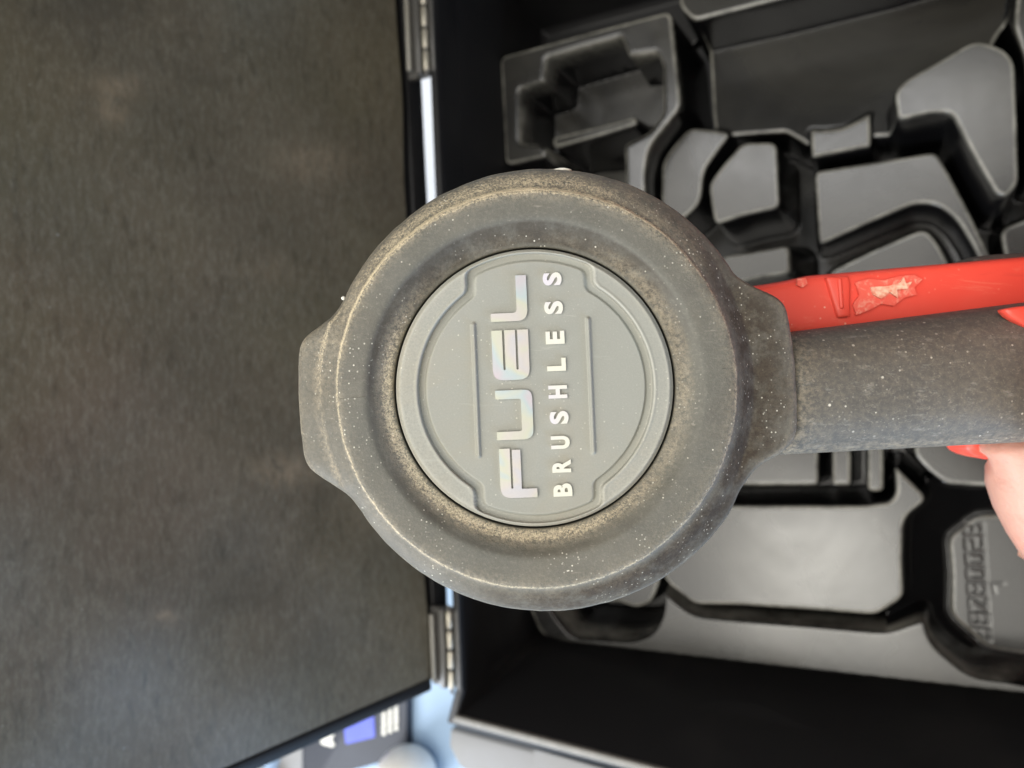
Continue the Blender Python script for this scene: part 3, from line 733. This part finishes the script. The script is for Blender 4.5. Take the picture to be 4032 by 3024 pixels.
# paint chips and crumbs on the boot edge
def chip(name, px, py, dz, sx, sy, sz, mat, par):
    bm = bmesh.new(); bmesh.ops.create_icosphere(bm, subdivisions=2, radius=1)
    for v_ in bm.verts: v_.co *= 1 + random.uniform(-.18, .18)
    bmesh.ops.scale(bm, vec=(sx, sy, sz), verts=bm.verts); bmesh.ops.translate(bm, vec=tp(px, py, dz), verts=bm.verts)
    me = bpy.data.meshes.new(name); bm.to_mesh(me); bm.free(); return link(name, me, mat, par, True)
chip('paint_chip', 2213, 669, -.006, .0016, .00028, .0008, M_white, tool)
chip('paint_chip', 1352, 1174, -.006, .0004, .0004, .0004, M_white, tool)

# handle grip
def loft(name, sections, mat, parent, dust=None, sub=1):
    """sections: list of closed rings (local tool coords)"""
    n_ = len(sections[0]); v = [p_ for s_ in sections for p_ in s_]
    f = [[a * n_ + i, a * n_ + (i + 1) % n_, (a + 1) * n_ + (i + 1) % n_, (a + 1) * n_ + i] for a in range(len(sections) - 1) for i in range(n_)]
    f += [list(range(n_)), [(len(sections) - 1) * n_ + i for i in range(n_)][::-1]]
    o = pydata(name, v, f, mat, parent, True)
    if sub: ms = o.modifiers.new('sub', 'SUBSURF'); ms.levels = sub; ms.render_levels = sub
    return o
secs = []; dvals = []
DG = .146
for i in range(24):
    px = 3000 + i * 62
    ytop = 1306 - (px - 3107) * (1306 - 1189) / (4032 - 3107); ybot = 1787 - (px - 3065) * (1787 - 1738) / (4032 - 3065)
    D_ = DG; a = cs(px, ytop, D_); b = cs(px, ybot, D_); cy = (a.y + b.y) / 2; hh = abs(a.y - b.y) / 2
    ring = []
    for k in range(32):
        t = 2 * math.pi * k / 32
        ct, st = math.cos(t), math.sin(t)
        yy = math.copysign(abs(ct) ** .72, ct) * hh; zz = math.copysign(abs(st) ** .8, st) * .0135
        ring.append(Vector((a.x - T0.x, cy + yy - T0.y, -D_ + zz - T0.z)))
        dvals.append(max(0, 1 - (i * .45)) * .45 + .12 + (.3 if ct < -.75 else 0))
    secs.append(ring)
grip = loft('handle_grip', secs, M_grip, tool); set_attr(grip, 'dust', dvals)

# red housing strip behind the grip (long D-section body)
secs = []
DR = .155
prof = [(2760, 1150, 1330), (2960, 1124, 1330), (3060, 1108, 1330), (3150, 1090, 1325), (3168, 1081, 1325), (3260, 1075, 1322), (3400, 1062, 1310), (3600, 1044, 1295), (3800, 1028, 1275), (4032, 1006, 1255), (4250, 990, 1240), (4600, 960, 1220)]
for px, ya, yb in prof:
    a = cs(px, ya, DR); b = cs(px, yb, DR); ring = []
    cy = (a.y + b.y) / 2; hh = (a.y - b.y) / 2
    for k in range(24):
        t = 2 * math.pi * k / 24; ct, st = math.cos(t), math.sin(t)
        ring.append(Vector((a.x - T0.x, cy + math.copysign(abs(ct) ** .32, ct) * hh - T0.y, -DR + math.copysign(abs(st) ** .32, st) * .009 - .007 - T0.z)))
    secs.append(ring)
redb = loft('red_housing', secs, M_red, tool)
# recessed rib and slot on the red strip
def rel(px, py, D_): return cs(px, py, D_) - T0
DS = DR - .0029
rib = prism('housing_rib', [rel(a, b, DS) for a, b in [(3252, 1090), (3345, 1084), (3352, 1120), (3352, 1248), (3300, 1252), (3290, 1216)]], (0, 0, -.003), M_red, tool, .0006)
rib2 = prism('housing_rib', [rel(a, b, DS + .0004 - .0008) for a, b in [(3300, 1095), (3318, 1093), (3326, 1215), (3308, 1216)]], (0, 0, -.002), M_red, tool, .0004)
sc = [(3430, 1130), (3500, 1126), (3545, 1112), (3560, 1090), (3568, 1116), (3592, 1108), (3574, 1136), (3532, 1140), (3536, 1172), (3505, 1150), (3470, 1176), (3440, 1160)]
pal = [(3368, 1112), (3420, 1098), (3480, 1104), (3540, 1088), (3600, 1082), (3632, 1100), (3600, 1132), (3610, 1160), (3560, 1172), (3520, 1204), (3470, 1196), (3420, 1222), (3372, 1240), (3360, 1200), (3385, 1160)]
prism('worn_patch', [rel(a, b, DS + .0002) for a, b in pal], (0, 0, -.0006), M_worn, tool)
pal = [(3140, 1098), (3172, 1094), (3180, 1118), (3160, 1132), (3138, 1122)]
prism('worn_patch', [rel(a, b, DS + .0002) for a, b in pal], (0, 0, -.0006), M_worn, tool)
scu = prism('scuff_mark', [rel(a, b, DS - .0004) for a, b in sc], (0, 0, -.0005), M_scuff, tool)
# red trigger-side patch on the grip and the red nub below
patch = prism('red_inlay', [Vector(p_[:2]).to_3d() for p_ in [(0, 0, 0)] * 3], (0, 0, 0), M_red, tool) if False else None
def ell(name, px, py, D_, sx, sy, sz, mat, par=tool):
    bm = bmesh.new(); bmesh.ops.create_uvsphere(bm, u_segments=32, v_segments=16, radius=1)
    bmesh.ops.scale(bm, vec=(sx, sy, sz), verts=bm.verts); bmesh.ops.translate(bm, vec=rel(px, py, D_), verts=bm.verts)
    me = bpy.data.meshes.new(name); bm.to_mesh(me); bm.free(); return link(name, me, mat, par, True)
inlay = prism('red_inlay', [rel(a, b, DG - .0131) for a, b in [(3956, 1216), (4010, 1206), (4120, 1196), (4300, 1200), (4300, 1330), (4120, 1330), (4032, 1275), (3985, 1246)]], (0, 0, -.003), M_red, tool, .0006)
nub = prism('trigger', [rel(a, b, .166) for a, b in [(3812, 1690), (3925, 1690), (3925, 1818), (3880, 1806), (3830, 1792), (3813, 1766)]], (0, 0, -.010), M_red, tool, .0015)
# rubber overmould above the red strip at the frame edge
secs = []
for px, ya, yb in [(3840, 1010, 1030), (3870, 998, 1040), (3930, 988, 1060), (4032, 980, 1070), (4300, 968, 1080)]:
    a = cs(px, ya, .162); b = cs(px, yb, .162); cy = (a.y + b.y) / 2; hh = (a.y - b.y) / 2
    secs.append([Vector((a.x - T0.x, cy + math.cos(2 * math.pi * k / 16) * hh - T0.y, -.162 + math.sin(2 * math.pi * k / 16) * .005 - .006 - T0.z)) for k in range(16)])
om = loft('side_overmould', secs, M_grip, tool)
# unseen red block added beyond the frame edge for red bounce and shade
TI = tool.matrix_world.inverted()
bpts = roundpoly([(.038, .018), (.135, .018), (.135, .115), (.038, .115)], .010, 4)
bat = prism('red_bounce_block', [TI @ Vector((p_.x, p_.y, .315)) for p_ in bpts], TI.to_3x3() @ Vector((0, 0, -.095)), M_red, tool, .003)
# motor housing behind the boot (hidden from the front, seen from the side)
secs = []
for dz, r_ in ((-.020, 690), (-.034, 640), (-.036, 560), (-.060, 540), (-.075, 430), (-.090, 300)):
    secs.append([tp(2150 + r_ * math.cos(2 * math.pi * k / 48), 1535 + r_ * math.sin(2 * math.pi * k / 48), dz) for k in range(48)])
    D_ = DF - dz; sc_ = DF / D_
    secs[-1] = [Vector((p_.x * sc_ + .002, p_.y * sc_, p_.z)) for p_ in secs[-1]]
loft('motor_housing', secs, M_red, tool)
cylinder('output_shaft', secs[-1][0] * 0 + Vector((.002, 0, -.088)), Vector((.002, 0, -.112)), .006, M_dark, tool)

# ---------------------------------------------------------------- hand holding the grip at the frame's right edge
def skin_mesh(name, chains, mat, sub=2):
    verts, edges, rad = [], [], []
    def add(p_, r_): verts.append(p_); rad.append(r_); return len(verts) - 1
    idx_ = {}
    for ch in chains:
        prev = None
        for key, p_, r_ in ch:
            if key in idx_: i = idx_[key]
            else: i = add(p_, r_); idx_[key] = i
            if prev is not None: edges.append((prev, i))
            prev = i
    me = bpy.data.meshes.new(name); me.from_pydata([tuple(p_) for p_ in verts], edges, []); o = link(name, me, mat)
    sm = o.modifiers.new('skin', 'SKIN'); sm.use_smooth_shade = True
    for i, r_ in enumerate(rad): me.skin_vertices[0].data[i].radius = (r_, r_)
    me.skin_vertices[0].data[0].use_root = True
    s2 = o.modifiers.new('sub', 'SUBSURF'); s2.levels = sub; s2.render_levels = sub
    dg = bpy.context.evaluated_depsgraph_get(); m2 = bpy.data.meshes.new_from_object(o.evaluated_get(dg))
    nm = o.name; bpy.data.objects.remove(o); m2.name = nm; m2.materials.clear()
    o2 = link(nm, m2, mat, None, True); return o2
def W(px, py, D_): return CM @ cs(px, py, D_)
hand_chains = []
palm = ('palm', W(4560, 2000, .172), .022)
hand_chains.append([palm, ('w1', W(4760, 2330, .182), .021), ('w0', W(4980, 2720, .200), .024), ('w2', W(5200, 3100, .22), .028)])
hand_chains.append([palm, ('kn', W(4600, 1820, .176), .017)])
# thumb lies along the far side of the grip near the frame edge, its base showing below the grip
hand_chains.append([palm, ('t0', W(4275, 2020, .166), .0162), ('t1', W(4022, 1786, .164), .0126), ('t2', W(4090, 1600, .170), .0095), ('t3', W(4110, 1460, .172), .0075)])
hand_chains.append([('t0', W(4275, 2020, .166), .0162), ('h0', W(4345, 2215, .170), .0168), ('w1', W(4760, 2330, .182), .021)])
for k, (bx_, r_) in enumerate(((4340, .0085), (4600, .009), (4860, .0085), (5100, .0072))):
    hand_chains.append([('kn', W(4600, 1820, .176), .017), ('m%d' % k, W(bx_ + 20, 1840, .160), r_ * 1.15), ('a%d' % k, W(bx_ + 10, 1800, .136), r_), ('b%d' % k, W(bx_ + 5, 1640, .117), r_ * .95), ('c%d' % k, W(bx_, 1440, .114), r_ * .88), ('d%d' % k, W(bx_, 1290, .118), r_ * .75)])
hand = skin_mesh('hand', hand_chains, M_skin)
tag(hand, 'bare hand with pale pink skin gripping the tool handle', 'hand')
